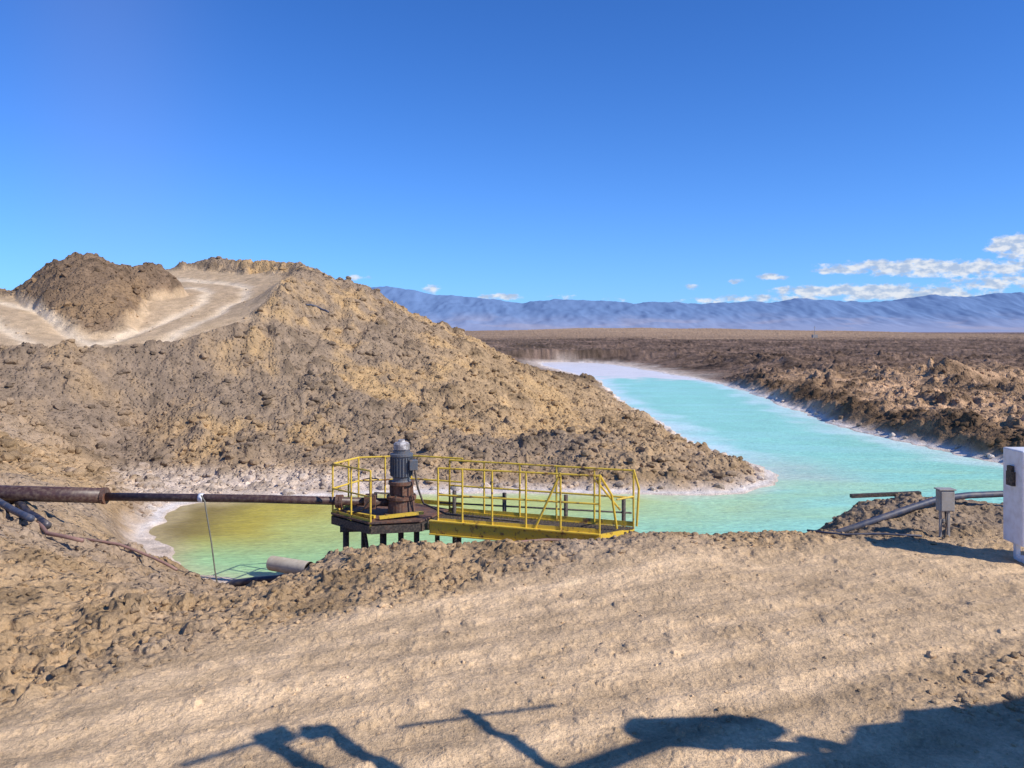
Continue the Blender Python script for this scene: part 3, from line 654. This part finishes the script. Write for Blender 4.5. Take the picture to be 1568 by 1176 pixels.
multi('shadow_pipe', [sweep_geo([lift(.2, 6.3, 4.2), lift(.9, 6.75, 4.2), lift(1.3, 7.0, 4.2), lift(2.6, 6.9, 4.2)], .09, 12), sweep_geo([lift(1.1, 7.15, 4.1), lift(1.25, 7.18, 4.1), lift(2.2, 7.25, 4.1), lift(2.36, 7.25, 4.1)], [.1, .2, .2, .12], 16)], M_DARK, ps, True)
RFP = [(1.6, 6.2), (2.5, 6.75), (2.9, 6.85), (3.2, 7.25), (3.6, 7.3), (3.75, 7.55), (4.5, 7.6), (5.2, 7.9), (7.5, 8.4), (8.5, 4.0), (3, 3.6)]
rt_ = [lift(x, y, 4.5) for x, y in RFP]; kk = len(rt_)
mesh_obj('shadow_slab', rt_ + [p + up * .06 for p in rt_], [tuple(range(kk))[::-1], tuple(range(kk, 2 * kk))] + [(i, (i + 1) % kk, (i + 1) % kk + kk, i + kk) for i in range(kk)], M_GREY, ps)

# ------------------------------------------------------------ light
sl = bpy.data.lights.new('sun', 'SUN'); sl.energy = 5.0; sl.angle = math.radians(.5); sl.color = (1, .94, .84)
so = link(bpy.data.objects.new('sun', sl)); so.rotation_euler = sdir.to_track_quat('Z', 'Y').to_euler(); so.location = (20, -20, 30)
world = bpy.data.worlds.new('World'); scene.world = world; world.use_nodes = True
nt = world.node_tree; bg = nt.nodes['Background']
sky = N(nt, 'ShaderNodeTexSky', sky_type='NISHITA', sun_disc=False, sun_elevation=EL, sun_rotation=math.atan2(sx, sy), altitude=2300, air_density=1.0, dust_density=.2, ozone_density=2.5)
hs = N(nt, 'ShaderNodeVectorMath', operation='MULTIPLY'); hs.inputs[1].default_value = (.42, 1.0, 1.86)
nt.links.new(sky.outputs[0], hs.inputs[0])
tc = N(nt, 'ShaderNodeTexCoord'); sep = N(nt, 'ShaderNodeSeparateXYZ'); nt.links.new(tc.outputs['Generated'], sep.inputs[0])
yy = math_n(nt, 'MAXIMUM', sep.outputs[1], .02)
u = math_n(nt, 'DIVIDE', sep.outputs[0], yy); v = math_n(nt, 'DIVIDE', sep.outputs[2], yy)
cmb = N(nt, 'ShaderNodeCombineXYZ'); nt.links.new(u, cmb.inputs[0]); nt.links.new(math_n(nt, 'MULTIPLY', v, 2.0), cmb.inputs[1])
cn = N(nt, 'ShaderNodeTexNoise', i_Scale=42.0, i_Detail=10.0, i_Roughness=.62); nt.links.new(cmb.outputs[0], cn.inputs['Vector'])
tot = None
for (u0, v0, w0, h0, s0_) in ((.54, .080, .20, .014, 1.3), (.64, .107, .055, .020, 1.5), (.47, .050, .18, .013, 1.3), (.62, .062, .10, .012, 1.0), (.325, .069, .025, .007, .9), (.283, .064, .02, .005, .85), (.226, .056, .02, .005, .7), (.25, .0385, .05, .006, .7),
                          (-.01, .044, .04, .006, .95), (-.1, .053, .018, .008, .9), (.062, .0435, .022, .006, .9), (.13, .041, .02, .005, .8), (-.19, .068, .03, .005, .5), (.33, .042, .10, .007, .9)):
    du = math_n(nt, 'DIVIDE', math_n(nt, 'SUBTRACT', u, u0), w0); dv = math_n(nt, 'DIVIDE', math_n(nt, 'SUBTRACT', v, v0), h0)
    q = math_n(nt, 'SUBTRACT', 1.0, math_n(nt, 'ADD', math_n(nt, 'MULTIPLY', du, du), math_n(nt, 'MULTIPLY', dv, dv)))
    q = math_n(nt, 'MULTIPLY', math_n(nt, 'MAXIMUM', q, 0.0), s0_)
    tot = q if tot is None else math_n(nt, 'MAXIMUM', tot, q)
dens = math_n(nt, 'ADD', tot, math_n(nt, 'MULTIPLY', math_n(nt, 'SUBTRACT', cn.outputs[0], .5), 3.4))
fac = math_n(nt, 'MULTIPLY', ramp(nt, dens, .3, 1.05), ramp(nt, tot, .0, .25))
cn2 = N(nt, 'ShaderNodeTexNoise', i_Scale=60.0, i_Detail=5.0); nt.links.new(cmb.outputs[0], cn2.inputs['Vector'])
ccol = mix_c(nt, ramp(nt, cn2.outputs[0], .38, .62), (4.4, 5.5, 7.4), (8.4, 8.6, 9.0))
hzf = math_n(nt, 'POWER', 2.718, math_n(nt, 'MULTIPLY', math_n(nt, 'MAXIMUM', sep.outputs[2], 0.0), -9.0))
sky2 = mix_c(nt, math_n(nt, 'MULTIPLY', hzf, .6), hs.outputs[0], (3.5, 5.8, 9.0))
pu = math_n(nt, 'DIVIDE', math_n(nt, 'ADD', u, math_n(nt, 'ADD', .48, math_n(nt, 'MULTIPLY', v, .1))), .12)
pl = math_n(nt, 'POWER', 2.718, math_n(nt, 'MULTIPLY', math_n(nt, 'MULTIPLY', pu, pu), -1.0))
skyc = mix_c(nt, math_n(nt, 'MULTIPLY', pl, .09), sky2, (4.5, 4.6, 7.5))
col = mix_c(nt, math_n(nt, 'MULTIPLY', fac, .92), skyc, ccol)
nt.links.new(col, bg.inputs[0]); bg.inputs[1].default_value = .1

# ------------------------------------------------------------ camera
cam = bpy.data.cameras.new('camera'); co = link(bpy.data.objects.new('camera', cam))
co.location = (0, 0, 3.6); co.rotation_euler = (math.radians(90), 0, 0)
cam.lens = 28; cam.sensor_width = 36; cam.shift_y = -.051; cam.clip_start = .1; cam.clip_end = 100000
scene.camera = co
scene.view_settings.view_transform = 'Standard'; scene.view_settings.look = 'None'; scene.view_settings.exposure = 0
